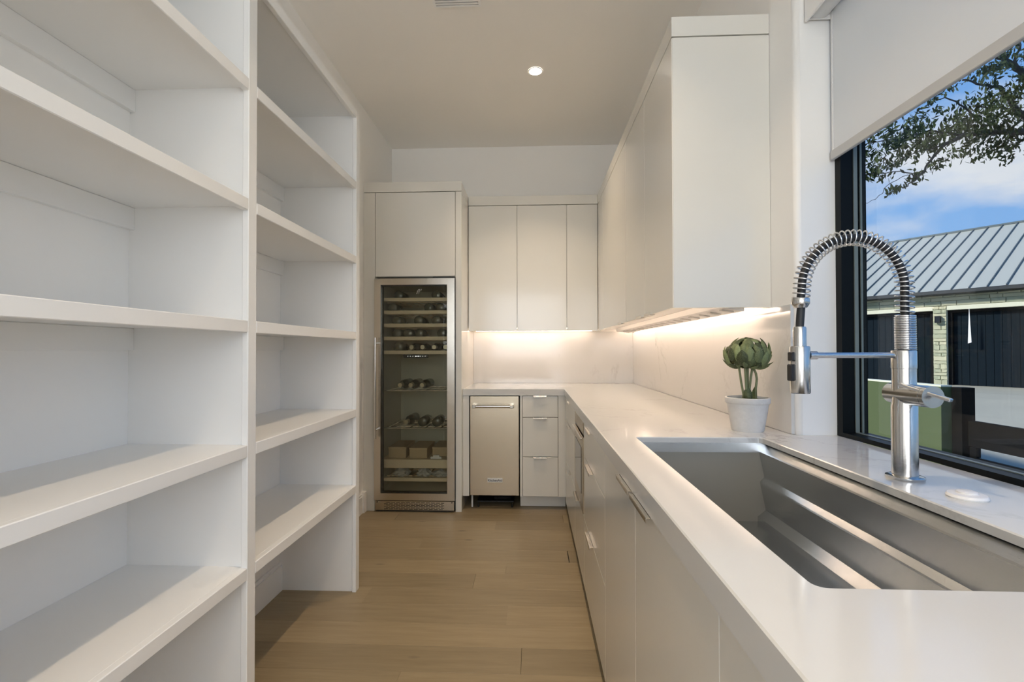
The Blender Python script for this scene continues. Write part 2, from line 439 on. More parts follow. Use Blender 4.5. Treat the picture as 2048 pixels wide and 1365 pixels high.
# window
win = thing('window_1', 'black framed picture window beside the sink', None, (WX+.03, (WY0+WY1)/2, CT), kind='structure')
f_w, f_d = .030, .052
boxes('window_frame', [(WX, WX+f_d+.03, WY1-f_w, WY1, CT, WZ1), (WX, WX+f_d+.03, WY0, WY0+f_w, CT, WZ1),
      (WX, WX+f_d+.03, WY0+f_w, WY1-f_w, CT, CT+.014), (WX, WX+f_d+.03, WY0+f_w, WY1-f_w, WZ1-.03, WZ1)], M_FRAME, win)
M_BEAD = mat('glazing_bead', (.16, .19, .18), .35)
boxes('glazing_bead', [(WX+.040, WX+f_d, WY1-f_w-.004, WY1-f_w, CT+.014, WZ1-.03), (WX+.058, WX+.064, WY1-f_w-.008, WY1-f_w-.004, CT+.014, WZ1-.03),
      (WX+.040, WX+f_d, WY0+f_w, WY1-f_w, CT+.014, CT+.016)], M_BEAD, win)
box('pane', WX+f_d, WX+f_d+.006, WY0+f_w, WY1-f_w, CT+.014, WZ1-.03, M_GLASS, win, 0)

# ------------------------------------------------------------------ shelving
XS = -.8823
case = thing('bookcase', 'tall white built-in open shelving along the left wall', 'shelving', (-1.08, .9, 0))
UP = [(-.36-.0225, -.36+.0225), (.5305, .5755), (1.4450, 1.4900), (2.3550, 2.4000)]
for i, (a, b) in enumerate(UP):
    c = (a+b)/2
    p0, p1 = (c-.012, c+.012) if i < 3 else (c-.012, b-.001)
    u = box('upright', XL, XS-.019, p0, p1, 0, 2.4166, M_SHELF, case, .001)
    box('face_strip', XS-.020, XS, a, b, 0, 2.4166, M_SHELF, u, .002)
SZ = [.514, .893, 1.280, 1.661, 2.037, 2.3975]
for i in range(3):
    a, b = UP[i][1], UP[i+1][0]
    for k, z in enumerate(SZ):
        s = box('shelf', XL, XS-.019, a-.0105, b+.0105, z-.004, z+.0185, M_SHELF, case, .001)
        box('nosing', XS-.020, XS, a, b, z-.019, z+.019, M_SHELF, s, .002)
        if k in (2, 3, 4, 5):
            box('cleat', XL, XL+.019, a-.0105, b+.0105, z-.074, z-.0045, M_SHELF, case, .001)

# ------------------------------------------------------------------ countertop
OUT = [(-.531, 3.6145), (.2374, 3.6145), (.2374, -.60), (.888, -.60), (.888, WY0+.004), (WX-.001, WY0+.004), (WX-.001, WY1-.001), (.8995, WY1-.001), (.8995, 1.684), (.888, 1.684), (.888, 4.274), (-.531, 4.274)]
def rrect(x0, x1, y0, y1, r, n=5):
    p = []
    for cx, cy, a in ((x1-r, y1-r, 0), (x0+r, y1-r, PI/2), (x0+r, y0+r, PI), (x1-r, y0+r, 1.5*PI)):
        p += [(cx+r*math.cos(a+PI/2*k/n), cy+r*math.sin(a+PI/2*k/n)) for k in range(n+1)]
    return p
SX0, SX1, SY0, SY1 = .345, .757, .600, 1.617
HOLE = rrect(SX0, SX1, SY0, SY1, .014)
def slab():
    bm = BM(); e = .0025
    def ring(poly, z): return [bm.verts.new((x, y, z)) for x, y in poly]
    def bridge(a, b):
        for i in range(len(a)):
            j = (i+1) % len(a); bm.faces.new((a[i], a[j], b[j], b[i]))
    sgn = 1 if sum(OUT[i-1][0]*OUT[i][1]-OUT[i][0]*OUT[i-1][1] for i in range(len(OUT))) > 0 else -1
    o1 = ring(offset_poly(OUT, e*sgn), CT); o2 = ring(OUT, CT-e); o3 = ring(OUT, CT-.05)
    h1 = ring(offset_poly(HOLE, -e), CT); h2 = ring(HOLE, CT-e); h3 = ring(HOLE, CT-.018)
    bridge(o1, o2); bridge(o2, o3); bridge(h1, h2); bridge(h2, h3)
    es = []
    for r in (o1, h1):
        for i in range(len(r)):
            es.append(bm.edges.get((r[i], r[(i+1) % len(r)])) or bm.edges.new((r[i], r[(i+1) % len(r)])))
    bmesh.ops.triangle_fill(bm, use_beauty=True, use_dissolve=False, edges=es)
    return bm
tag(mk('countertop', slab(), M_QUARTZ), 'white veined quartz countertop with thick edge turning the corner', 'countertop')

# backsplash slabs
def splash(name, x0, x1, y0, y1, z1, label):
    return tag(box(name, x0, x1, y0, y1, CT, z1, M_QUARTZ, None, .001), label, 'backsplash')
splash('backsplash', -.531, .888, 4.274, YB, 1.372, 'white veined quartz backsplash slab on the far wall above the ice maker')
splash('backsplash', .888, XR, 1.684, YB, 1.362, 'white veined quartz backsplash slab on the window wall behind the potted plant')

# ------------------------------------------------------------------ pulls
def pull(parent, axis, c, face, z, ln, proj=.017):
    """tab pull: thin metal lip on the top edge of a front"""
    if axis == 'X':   # front faces -X, pull runs along Y
        l = [(face-proj, face+.018, c-ln/2, c+ln/2, z, z+.0025), (face-proj, face-proj+.0025, c-ln/2, c+ln/2, z-.009, z)]
    else:
        l = [(c-ln/2, c+ln/2, face-proj, face+.018, z, z+.0025), (c-ln/2, c+ln/2, face-proj, face-proj+.0025, z-.009, z)]
    o = boxes('pull', l, M_PULL, parent, .0006); o['label'] = 'brushed nickel tab pull'
    return o

# ------------------------------------------------------------------ base cabinets, far run
FY = 3.622
box('filler_panel', -.531, -.484, FY, FY+.02, .10, .863, M_LACQ)
tag(bpy.data.objects['filler_panel'], 'narrow white filler panel left of the ice maker', 'panel')
bpy.data.objects['filler_panel'].location.z = .10
TIERS = [(.7005, .8605), (.402, .6965), (.103, .398)]
def drawer_base_y(x0, x1, xs0, xs1, label):
    t = thing('base_cabinet', label, 'cabinet', ((x0+x1)/2, FY+.3, 0))
    box('carcass', x0, x1, FY+.021, 4.27, .10, .862, M_CARC, t, 0)
    box('stile', x0, xs0-.003, FY+.001, FY+.0205, .10, .863, M_LACQ, t, .001)
    box('stile', xs1+.003, x1, FY+.001, FY+.0205, .10, .863, M_LACQ, t, .001)
    box('toe_kick', x0, x1, FY+.081, FY+.095, .004, .10, M_LACQ, t, 0)
    for z0, z1 in TIERS:
        d = box('drawer', xs0, xs1, FY, FY+.02, z0, z1, M_LACQ, t, .0015)
        pull(d, 'Y', (.006+.104)/2, FY, z1, .100, .019)
drawer_base_y(-.097, .250, -.076, .189, 'white three-drawer base cabinet right of the ice maker')

# base cabinets, window run (faces at X = FX)
FX = .245
def unit(label, y0, y1, name='base_cabinet'):
    t = thing(name, label, 'cabinet', (.56, (y0+y1)/2, 0))
    box('toe_kick', FX+.06, FX+.075, y0, y1, .004, .072, M_LACQ, t, 0)
    return t
def front(t, nm, y0, y1, z0, z1, pc=None, ln=.18):
    d = box(nm, FX, FX+.02, y0+.0012, y1-.0012, z0, z1, M_LACQ, t, .0007)
    if pc is not None: pull(d, 'X', pc, FX, z1, ln)
    return d
ZB = .072
t = unit('white three-drawer base cabinet in the far corner beside the built-in microwave', 2.80, 3.60)
box('carcass', FX+.021, .88, 2.803, 3.612, ZB, .862, M_CARC, t, 0)
for z0, z1 in TIERS: front(t, 'drawer', 2.80, 3.49, max(z0, ZB) if z0 > .2 else ZB, z1, 3.17, .12)
box('stile', FX+.001, FX+.021, 3.4915, 3.6, ZB, .863, M_LACQ, t, .001)
t = unit('white base cabinet with one drawer below the built-in microwave', 2.31, 2.80)
boxes('carcass', [(FX+.021, .88, 2.312, 2.797, ZB, .41), (FX+.021, .88, 2.312, 2.328, .41, .862), (FX+.021, .88, 2.781, 2.797, .41, .862)], M_CARC, t)
front(t, 'drawer', 2.31, 2.80, ZB, .405, 2.64, .18)
t = unit('white three-drawer base cabinet between microwave and sink doors', 1.645, 2.31)
box('carcass', FX+.021, .88, 1.648, 2.307, ZB, .862, M_CARC, t, 0)
for z0, z1 in TIERS: front(t, 'drawer', 1.645, 2.31, z0 if z0 > .2 else ZB, z1, 2.05, .17)
t = unit('white two-door sink base cabinet under the steel sink', .645, 1.645)
boxes('carcass', [(FX+.021, .30, .648, 1.642, ZB, .60), (FX+.021, .88, 1.627, 1.642, ZB, .862), (FX+.021, .88, .648, .663, ZB, .862), (FX+.021, .88, .648, 1.642, ZB, .09)], M_CARC, t)
front(t, 'door', 1.163, 1.645, ZB, .8605, 1.25, .155)
front(t, 'door', .645, 1.163, ZB, .8605, 1.066, .165)
t = unit('white base cabinet door at the near end of the counter', -.60, .645)
box('carcass', FX+.021, .88, -.598, .642, ZB, .862, M_CARC, t, 0)
front(t, 'door', .02, .645, ZB, .8605); front(t, 'door', -.60, .02, ZB, .8605)

# microwave drawer
t = thing('microwave_drawer', 'built-in steel microwave drawer set in the white base run', 'microwave', (.5, 2.555, .41))
box('housing', FX+.022, .82, 2.330, 2.779, .412, .858, M_DARK, t, 0)
box('control_panel', FX-.002, FX+.02, 2.331, 2.778, .795, .8585, M_STEEL, t, .002)
box('door', FX-.004, FX+.02, 2.331, 2.778, .412, .782, M_STEEL, t, .002)
box('glass_panel', FX-.006, FX-.0035, 2.40, 2.71, .49, .72, mat('oven_glass', (.05, .05, .05), .05), t, .001)
box('handle_strip', FX-.016, FX-.004, 2.345, 2.765, .770, .781, M_PULL, t, .002)

# ------------------------------------------------------------------ ice maker
im = thing('ice_maker', 'undercounter stainless ice maker with a horizontal bar handle', 'ice maker', (-.29, 3.9, 0))
box('cabinet_body', -.478, -.104, FY+.024, 4.24, .10, .86, M_DARK, im, 0)
box('door', -.4775, -.1045, FY, FY+.022, .105, .860, M_STEEL, im, .003)
h = cyl('handle', (-.452, FY-.045, .785), (-.146, FY-.045, .785), .0105, M_CHROME, im, 20)
for x in (-.441, -.157):
    box('handle_post', x-.014, x+.014, FY-.058, FY-.0005, .771, .799, M_CHROME, h, .004)
bd = box('badge', -.344, -.230, FY-.003, FY, .206, .238, mat('badge_plate', (.74, .73, .70), .3, .6), im, .0006)
bm = text_bm('KitchenAid', .024, .0004, bold=.0004)
bmesh.ops.transform(bm, matrix=Matrix.Translation((-.287, FY-.0034, .221)) @ Matrix.Rotation(PI/2, 4, 'X'), verts=bm.verts[:])
mk('lettering', bm, M_BLACK, bd)
boxes('base_tray', [(-.43, -.15, FY+.07, FY+.30, .035, .045), (-.43, -.15, FY+.30, FY+.32, .03, .10)], M_DARK, im)
bm = BM()
for k in range(3): add_tube(bm, [(-.30, FY+.09, .055+.012*k), (-.17, FY+.09, .055+.012*k)], .004, 8)
mk('condenser_coil', bm, M_RUBBER, im, True)
for x in (-.42, -.16, -.488+.02):
    cyl('foot', (x, FY+.06, .0), (x, FY+.06, .105 if x < -.45 else .036), .007, M_PLASTIC if x < -.45 else M_DARK, im, 12)

# ------------------------------------------------------------------ wall cabinets
UZ0, UZ1, UCR = 1.366, 2.401, 2.4814
BY = 3.921
t = thing('wall_cabinet', 'white three-door wall cabinet on the far wall above the ice maker', 'cabinet', (0, 4.1, UZ0))
box('carcass', -.529, .533, BY+.021, YB-.001, UZ0+.026, 2.40, M_LACQ, t, 0)
xs = [-.529, -.1265, .281, .533]
for i in range(3): box('door', xs[i]+.0015, xs[i+1]-.0015, BY, BY+.02, UZ0, UZ1, M_LACQ, t, .0015)
box('crown_panel', -.529, .533, BY, YB-.001, UZ1+.005, UCR, M_LACQ, t, .001)
UX, UY = .534, 1.839
t = thing('wall_cabinet', 'long white wall cabinet with flat end panel beside the window', 'cabinet', (.72, 2.9, UZ0))
box('carcass', UX+.021, XR-.001, UY+.019, YB-.001, UZ0+.026, 2.40, M_LACQ, t, 0)
box('end_panel', UX+.003, XR-.001, UY, UY+.018, UZ0-.001, UZ1, M_LACQ, t, .001)
ys = [UY+.001, 2.291, 2.752, 3.64]
for i in range(3):
    d = box('door', UX, UX+.02, ys[i]+.0015, ys[i+1]-.0015, UZ0, UZ1, M_LACQ, t, .0015)
    c = [2.24, 2.42, 2.95][i]
    p = boxes('pull', [(UX-.004, UX+.018, c-.06, c+.06, UZ0-.0035, UZ0-.001), (UX-.004, UX-.0015, c-.06, c+.06, UZ0-.001, UZ0+.010)], M_PULL, d, .0004)
    p['label'] = 'brushed nickel edge pull'
box('filler', UX, UX+.02, 3.6415, BY-.001, UZ0, UZ1, M_LACQ, t, .001)
box('crown_panel', UX, XR-.001, UY, YB-.001, UZ1+.005, UCR, M_LACQ, t, .001)

# under-cabinet lights and power strip
M_FILL = mat('added_front_glow', (1, 1, 1), .5, emit=LED_COL, estr=FRONT_FILL)  # glow for hidden strips added to even out the counter light
t = thing('led_strip', 'warm glowing light strip under the far wall cabinet', 'light strip', (0, 4.2, UZ0))
box('channel', -.50, .52, 4.215, 4.235, UZ0+.012, UZ0+.0258, M_PLASTIC, t, 0)
box('diffuser', -.50, .52, 4.219, 4.231, UZ0+.010, UZ0+.012, M_LED, t, 0)
box('added_glow_strip', -.50, .52, BY+.024, BY+.034, UZ0+.022, UZ0+.0255, M_FILL, t, 0)  # added emitter, hidden behind the far doors
t = thing('led_strip', 'warm glowing light strip under the long wall cabinet beside the power strip', 'light strip', (.84, 2.9, UZ0))
box('channel', .8175, .8255, 1.90, 4.24, UZ0+.0085, UZ0+.0258, M_PLASTIC, t, 0)
box('diffuser', .8156, .8174, 1.90, 4.24, UZ0-.008, UZ0+.0112, M_LED, t, 0)
box('added_glow_strip', UX+.0235, UX+.0335, 1.90, 3.90, UZ0+.022, UZ0+.0255, M_FILL, t, 0)  # added emitter, hidden behind the long cabinet's doors
t = thing('power_strip', 'white power strip with a row of outlets under the long wall cabinet', 'power strip', (.76, 2.9, UZ0))
bm = BM()
pr = [(.715, UZ0+.0256), (.815, UZ0+.0256), (.815, UZ0-.012), (.725, UZ0+.002)]
a0 = [bm.verts.new((x, 1.875, z)) for x, z in pr]; a1 = [bm.verts.new((x, 4.15, z)) for x, z in pr]
for i in range(4): bm.faces.new((a0[i], a0[(i+1) % 4], a1[(i+1) % 4], a1[i]))
bm.faces.new(a0); bm.faces.new(a1)
mk('housing', bm, M_PLASTIC, t)
bm = add_box(BM(), -.024, .024, -.014, .014, -.004, 0, .001)
me_o = bpy.data.meshes.new('outlet'); bm.to_mesh(me_o); bm.free(); me_o.materials.append(mat('outlet_grey', (.55, .53, .51), .4))
for k in range(17):
    inst('outlet', me_o, (.770, 1.93+.127*k, UZ0-.0052), t, (0, math.atan2(.014, .09), 0))

# ------------------------------------------------------------------ tall cabinet and wine fridge
TY = 3.558
t = thing('tall_cabinet', 'tall white cabinet housing the wine fridge beside the shelves', 'cabinet', (-.9, 3.9, 0))
box('side_panel', XL+.001, -1.190, TY, YB-.001, 0, 2.403, M_LACQ, t, .001)
box('side_panel', -.577, -.5315, TY, YB-.001, 0, 2.403, M_LACQ, t, .001)
box('carcass', -1.189, -.578, TY+.022, YB-.001, 1.764, 2.402, M_LACQ, t, 0)
box('door', -1.1865, -.5800, TY-.001, TY+.019, 1.766, 2.402, M_LACQ, t, .0015)
box('crown_panel', XL+.001, -.5315, TY-.001, YB-.001, 2.407, UCR, M_LACQ, t, .001)
boxes('hinge', [(-.75, -.59, TY-.001, TY+.02, 1.757, 1.762)], M_BLACK, t)
DY = 3.535
wf = thing('wine_fridge', 'tall stainless wine fridge with a glass door full of wooden racks', 'wine fridge', (-.88, 3.9, 0))
boxes('liner', [(-1.184, -1.162, 3.585, 4.20, .012, 1.745), (-.607, -.585, 3.585, 4.20, .012, 1.745), (-1.162, -.607, 4.18, 4.20, .012, 1.745),
      (-1.162, -.607, 3.585, 4.18, 1.725, 1.745), (-1.162, -.607, 3.585, 4.18, .10, .14)], M_LINER, wf)
gx0, gx1, gz0, gz1 = -1.139, -.637, .140, 1.700
M_DOORST = mat('fridge_door_steel', (.64, .60, .53), .20, 1.0, bump=(60, .1, (1, 1, 40)))
dr = boxes('door', [(-1.187, gx0, DY, DY+.045, .088, 1.748), (gx1, -.581, DY, DY+.045, .088, 1.748), (gx0, gx1, DY, DY+.045, .088, gz0), (gx0, gx1, DY, DY+.045, gz1, 1.748)], M_DOORST, wf)
boxes('gasket', [(gx0, gx0+.012, DY+.020, DY+.045, gz0, gz1), (gx1-.004, gx1, DY+.020, DY+.045, gz0, gz1), (gx0, gx1, DY+.020, DY+.045, gz1-.008, gz1), (gx0, gx1, DY+.020, DY+.045, gz0, gz0+.008)], M_BLACK, dr)
box('glass', gx0, gx1, DY+.012, DY+.018, gz0, gz1, M_FGLASS, dr, 0)
hd = cyl('handle', (-1.163, DY-.055, .555), (-1.163, DY-.055, 1.302), .0095, M_CHROME, wf, 20)
for z in (.62, 1.262): cyl('handle_post', (-1.163, DY-.05, z), (-1.163, DY-.0005, z), .0075, M_CHROME, hd, 12)
gr = box('toe_grille', -1.181, -.585, DY+.004, DY+.018, .014, .082, M_DOORST, wf, .001)
lst = []
for r_ in range(6):
    for c in range(12):
        x0 = -1.112+c*.0375+(.016 if r_ % 2 else 0)
        lst.append((x0, min(x0+.029, -.66), DY+.0025, DY+.0042, .021+r_*.0095, .0245+r_*.0095))
boxes('vent_slots', lst, M_SLOT, gr)
boxes('dark_toe_void', [(-1.181, -.585, DY+.03, DY+.05, .0, .10)], M_BLACK, wf)  # black filler standing in for the dark void behind the grille
for x in (-1.165, -.602): cyl('screw', (x, DY+.0005, .074), (x, DY+.0045, .074), .0045, M_SLOT, gr, 10)
boxes('dark_gap_strip', [(-.5805, -.5775, 3.575, 3.60, .02, 1.75)], M_BLACK, wf)  # black strip painting in the dark gap beside the door
SHELF_Z = [1.597, 1.500, 1.400, 1.300, 1.193]
def rack(z, h=.027, wood=True):
    s = box('wine_shelf', -1.137, -.630, 3.612, 3.634, z-h/2, z+h/2, M_WINEWOOD if wood else M_CHROME, wf, .001)
    bm = BM()
    for k in range(9):
        x = -1.125+k*.060; add_box(bm, x, x+.012, 3.634, 4.15, z-.004, z+.002)
    for yy in (3.75, 3.95, 4.13): add_box(bm, -1.155, -.615, yy, yy+.012, z-.012, z-.004)
    mk('rack', bm, M_WINEWOOD if wood else M_CHROME, s)
for z in SHELF_Z: rack(z)
rack(.900, .006, False); rack(.614, .006, False); rack(.223, .027)
s = box('wine_shelf', -1.137, -.630, 3.612, 3.634, .310, .375, M_WINEWOOD, wf, .001)
box('rack', -1.155, -.615, 3.634, 4.15, .366, .374, M_WINEWOOD, s, 0)
b1 = box('display', -.99, -.80, 3.618, 3.64, 1.150, 1.176, M_BLACK, wf, .001)
boxes('indicator', [(-.955+k*.019, -.955+k*.019+(.003 if k not in (3, 4) else .012), 3.6168, 3.618, 1.161, 1.166) for k in range(8)], mat('indicator_glow', (1, 1, 1), .5, emit=(.9, .95, 1), estr=1.2), b1)
bm = text_bm("fl'", .052, .0003, shear=.35)
bmesh.ops.transform(bm, matrix=Matrix.Translation((-.857, DY+.0112, 1.647)) @ Matrix.Rotation(PI/2, 4, 'X'), verts=bm.verts[:])
mk('logo', bm, M_WIRE, dr)

# bottles: base or neck towards the door
PROF = [(.001, 0), (.030, .0), (.0365, .006), (.0365, .185), (.030, .205), (.016, .235), (.0145, .285), (.0155, .287), (.0155, .300), (.001, .300)]
def bottle_mesh(neck_front):
    bm = BM(); add_lathe(bm, [(r, (.300-h) if neck_front else h) for r, h in PROF], (0, 0, 0), 'Y', 20)
    bmesh.ops.recalc_face_normals(bm, faces=bm.faces[:])
    me = bpy.data.meshes.new('bottle_body'); bm.to_mesh(me); bm.free(); me.materials.append(M_BOTTLE)
    for p in me.polygons: p.use_smooth = True
    bm = BM(); y0 = .0 if neck_front else .235
    add_lathe(bm, [(.001, y0-.001), (.0165, y0-.001), (.0165, y0+.065), (.001, y0+.065)], (0, 0, 0), 'Y', 16)
    mf = bpy.data.meshes.new('bottle_foil'); bm.to_mesh(mf); bm.free(); mf.materials.append(M_FOIL)
    return me, mf
BMESH = {False: bottle_mesh(False), True: bottle_mesh(True)}
WHERE = {1.597: 'topmost wooden shelf', 1.500: 'second wooden shelf', 1.400: 'third wooden shelf', 1.300: 'fourth wooden shelf', 1.193: 'fifth wooden shelf', .900: 'upper wire shelf', .614: 'lower wire shelf'}
ORD = ['first', 'second', 'third', 'fourth', 'fifth']
BOT = {1.597: [(-1.039, 0), (-.745, 0)], 1.500: [(-1.085, 0), (-.804, 0), (-.714, 0)], 1.400: [(-1.054, 0), (-.882, 0), (-.745, 0)],
       1.300: [(-1.054, 0), (-.966, 0), (-.878, 0), (-.703, 0)], 1.193: [(-1.042, 0), (-.937, 1), (-.851, 1), (-.761, 1), (-.672, 1)],
       .900: [(-1.026, 1), (-.944, 1), (-.855, 1)], .614: [(-.979, 1), (-.851, 0), (-.742, 0)]}
for z, l in BOT.items():
    for i, (x, nf) in enumerate(l):
        zc = z+.0025+.0365
        t = thing('wine_bottle', 'wine bottle on %s of the fridge, %s from left' % (WHERE[z], ORD[i]), 'bottle', (x, 3.66, zc), group='wine bottles in the fridge')
        me, mf = BMESH[bool(nf)]
        inst('body', me, (x, 3.66, zc), t); inst('foil_cap', mf, (x, 3.66, zc), t)
def carton(x0, x1, y0, z1, label):
    t = thing('carton', label, 'box', ((x0+x1)/2, y0+.14, .375))
    box('body', x0, x1, y0, y0+.28, .375, z1-.006, M_CARTON, t, .002)
    box('lid', x0-.002, x1+.002, y0-.002, y0+.282, z1-.014, z1, M_CARTON, t, .002)
carton(-1.116, -.979, 3.66, .460, 'left cardboard box on the deep bottom drawer of the wine fridge')
carton(-.952, -.815, 3.66, .455, 'middle cardboard box in the wine fridge, right of the taller one')
carton(-.790, -.668, 3.74, .445, 'cardboard box at the right of the wine fridge behind a white tag')
bm = add_box(BM(), -.785, -.700, 3.642, 3.652, .3755, .392, .001); add_box(bm, -.762, -.718, 3.642, 3.652, .392, .404, .001)
tag(mk('shelf_tag', bm, M_PLASTIC), 'small white plastic tag beside the cartons in the wine fridge', 'tag')
def bag(x, w, h, label, seed):
    bm = BM(); bmesh.ops.create_icosphere(bm, subdivisions=3, radius=1)
    for v in bm.verts:
        n_ = noise.noise(v.co*2.3+Vector((seed, 0, 0)))*.45 + noise.noise(v.co*6+Vector((0, seed, 0)))*.22
        k = 1+n_; top = max(0, v.co.z-.5)
        v.co = Vector((v.co.x*k*w*(1-top*1.3), v.co.y*k*.06*(1-top*1.3), max(-.8, v.co.z*k+top*1.2)*h))
    lo = min(v.co.z for v in bm.verts)
    bmesh.ops.translate(bm, vec=(x, 3.70, .2255-lo), verts=bm.verts[:])
    tag(mk('plastic_bag', bm, M_POLY), label, 'bag')
bag(-1.02, .062, .036, 'crumpled clear plastic bag at the left of the bottom fridge shelf', 3)
bag(-.845, .055, .034, 'crumpled clear plastic bag in the middle of the bottom fridge shelf', 9)
bag(-.715, .062, .026, 'flat clear plastic bag at the right of the bottom fridge shelf', 15)

# ------------------------------------------------------------------ ceiling fittings
def downlight(x, y, label, power=1.0):
    t = thing('downlight', label, 'ceiling light', (x, y, ZC-.004), group='recessed ceiling downlights')
    bm = BM(); n = 32
    ri = [[bm.verts.new((x+r*math.cos(2*PI*k/n), y+r*math.sin(2*PI*k/n), z)) for k in range(n)] for r, z in ((.040, ZC-.0035), (.046, ZC-.0035), (.048, ZC-.0005))]
    for a, b in zip(ri, ri[1:]):
        for k in range(n): bm.faces.new((a[k], a[(k+1) % n], b[(k+1) % n], b[k]))
    mk('trim_ring', bm, M_TRIM, t)
    lathe('lens', [(.001, ZC-.003), (.040, ZC-.003), (.040, ZC-.001), (.001, ZC-.001)], (x, y, 0), M_LAMPGLOW, t)
    l = bpy.data.lights.new('bulb', 'AREA'); l.shape = 'DISK'; l.size = .07; l.energy = LAMP_POWER*power; l.color = LAMP_COL; l.spread = math.radians(95)
    o = bpy.data.objects.new('bulb', l); COL.objects.link(o); o.parent = t; o.location = (0, 0, -.003)
downlight(.023, 3.130, 'round recessed downlight glowing in the ceiling at the far end', .47)
downlight(.023, 1.250, 'recessed ceiling downlight above the aisle beside the sink', .44)
downlight(.023, -.650, 'added unseen recessed ceiling downlight behind the photographer', .6)  # unseen lamp, guessed and added to extend the row
t = thing('ceiling_vent', 'small white slatted air vent in the ceiling near the shelves', 'vent', (-.396, 2.39, ZC-.006))
boxes('frame', [(-.522, -.510, 2.27, 2.520, ZC-.005, ZC-.0002), (-.282, -.270, 2.27, 2.520, ZC-.005, ZC-.0002), (-.51, -.282, 2.27, 2.282, ZC-.005, ZC-.0002), (-.51, -.282, 2.508, 2.520, ZC-.005, ZC-.0002)], M_TRIM, t)
box('backing', -.51, -.282, 2.282, 2.508, ZC-.0012, ZC-.0002, mat('vent_dark', (.30, .30, .29), .7), t, 0)
for k in range(12):
    box('slat', -.51, -.282, 2.286+k*.0186, 2.297+k*.0186, ZC-.0045, ZC-.0015, M_TRIM, t, 0)

# ------------------------------------------------------------------ roller shade
t = thing('roller_shade', 'white roller shade half lowered over the window', 'shade', (1.0, .63, 1.845))
y0, y1 = WY0+.012, WY1-.008
box('fascia', .930, .940, y0, y1, 2.322, 2.455, M_TRIM, t, .003)
cyl('roll', (.978, y0+.02, 2.372), (.978, y1-.004, 2.372), .040, M_SHADE, t, 32)
box('bracket', .94, 1.022, y1-.003, y1, 2.33, 2.45, M_PLASTIC, t, .001)
box('fabric', 1.0165, 1.0175, y0+.02, y1-.004, 1.872, 2.372, M_SHADE, t, 0)
box('side_edge', 1.0140, 1.0160, y1-.012, y1-.004, 1.872, 2.36, M_PLASTIC, t, 0)
box('hem_bar', 1.010, 1.022, y0+.02, y1-.002, 1.846, 1.878, M_HEM, t, .002)

# ------------------------------------------------------------------ sink
sk = thing('sink', 'long stainless workstation sink with stepped ledges set under the countertop', 'sink', (.55, 1.1, .632))
ya, yb = SY0-.012, 1.628
PR = [(.335, .896), (.340, .886), (.340, .650), (.348, .639), (.735, .634), (.746, .634), (.746, .651), (.752, .655), (.772, .672), (.771, .680), (.754, .764), (.756, .768), (.768, .781), (.767, .790), (.751, .866), (.753, .870), (.772, .896)]
bm = BM()
a0 = [bm.verts.new((x, ya, z)) for x, z in PR]; a1 = [bm.verts.new((x, yb, z)) for x, z in PR]
for i in range(len(PR)-1): bm.faces.new((a0[i], a0[i+1], a1[i+1], a1[i]))
for y in (ya, yb):
    e = .0
    v = [bm.verts.new(c) for c in ((.335, y, .896), (.340, y, .886), (.340, y, .632), (.775, y, .632), (.775, y, .896))]
    bm.faces.new(v)
mk('basin', bm, M_SINK, sk)
lathe('drain', [(.001, .639), (.030, .639), (.045, .642), (.045, .634), (.001, .634)], (.54, .95, 0), M_CHROME, sk)

# soap / air switch button
t = thing('air_switch', 'low round white air switch button on the counter right of the faucet', 'button', (.847, .973, CT))
lathe('base_ring', [(.001, 0), (.031, 0), (.0325, .003), (.030, .0075), (.020, .009), (.001, .009)], (.847, .973, CT), M_PLASTIC, t)
lathe('button', [(.001, .009), (.0165, .009), (.0165, .012), (.014, .0135), (.001, .0135)], (.847, .973, CT), M_PLASTIC, t)

# ------------------------------------------------------------------ faucet
fx, fy = .836, 1.114
fc = thing('faucet', 'tall brushed nickel spring pull-down faucet standing behind the sink', 'faucet', (fx, fy, CT))
lathe('base_flange', [(.001, 0), (.035, 0), (.036, .002), (.036, .006), (.030, .0085), (.001, .0085)], (fx, fy, CT), M_CHROME, fc, seg=40)
lathe('column', [(.001, .0085), (.0245, .0085), (.0245, .165), (.0225, .170), (.0225, .247), (.001, .247)], (fx, fy, CT), M_CHROME, fc, seg=40)
lathe('upper_body', [(.001, .2475), (.0235, .2475), (.0235, .286), (.0225, .288), (.001, .288)], (fx, fy, CT), M_CHROME, fc, seg=40)
zb_ = 1.104; ax = Vector((0, -1, 0))
c0 = Vector((fx, fy, zb_))
bl = cyl('mixer_barrel', c0-ax*.036, c0+ax*.066, .0235, M_CHROME, fc, 36)
cyl('barrel_cap', c0+ax*.0665, c0+ax*.078, .0230, M_CHROME, bl, 36)
la, lb = Vector((.806, 1.088, 1.128)), Vector((.846, 1.004, 1.100))
bm = add_box(BM(), -.0035, .0035, -.0065, .0065, 0, (lb-la).length, .0015)
q = (lb-la).normalized().to_track_quat('Z', 'X').to_matrix().to_4x4(); q.translation = la
bmesh.ops.transform(bm, matrix=q, verts=bm.verts[:])
mk('lever', bm, M_CHROME, bl)
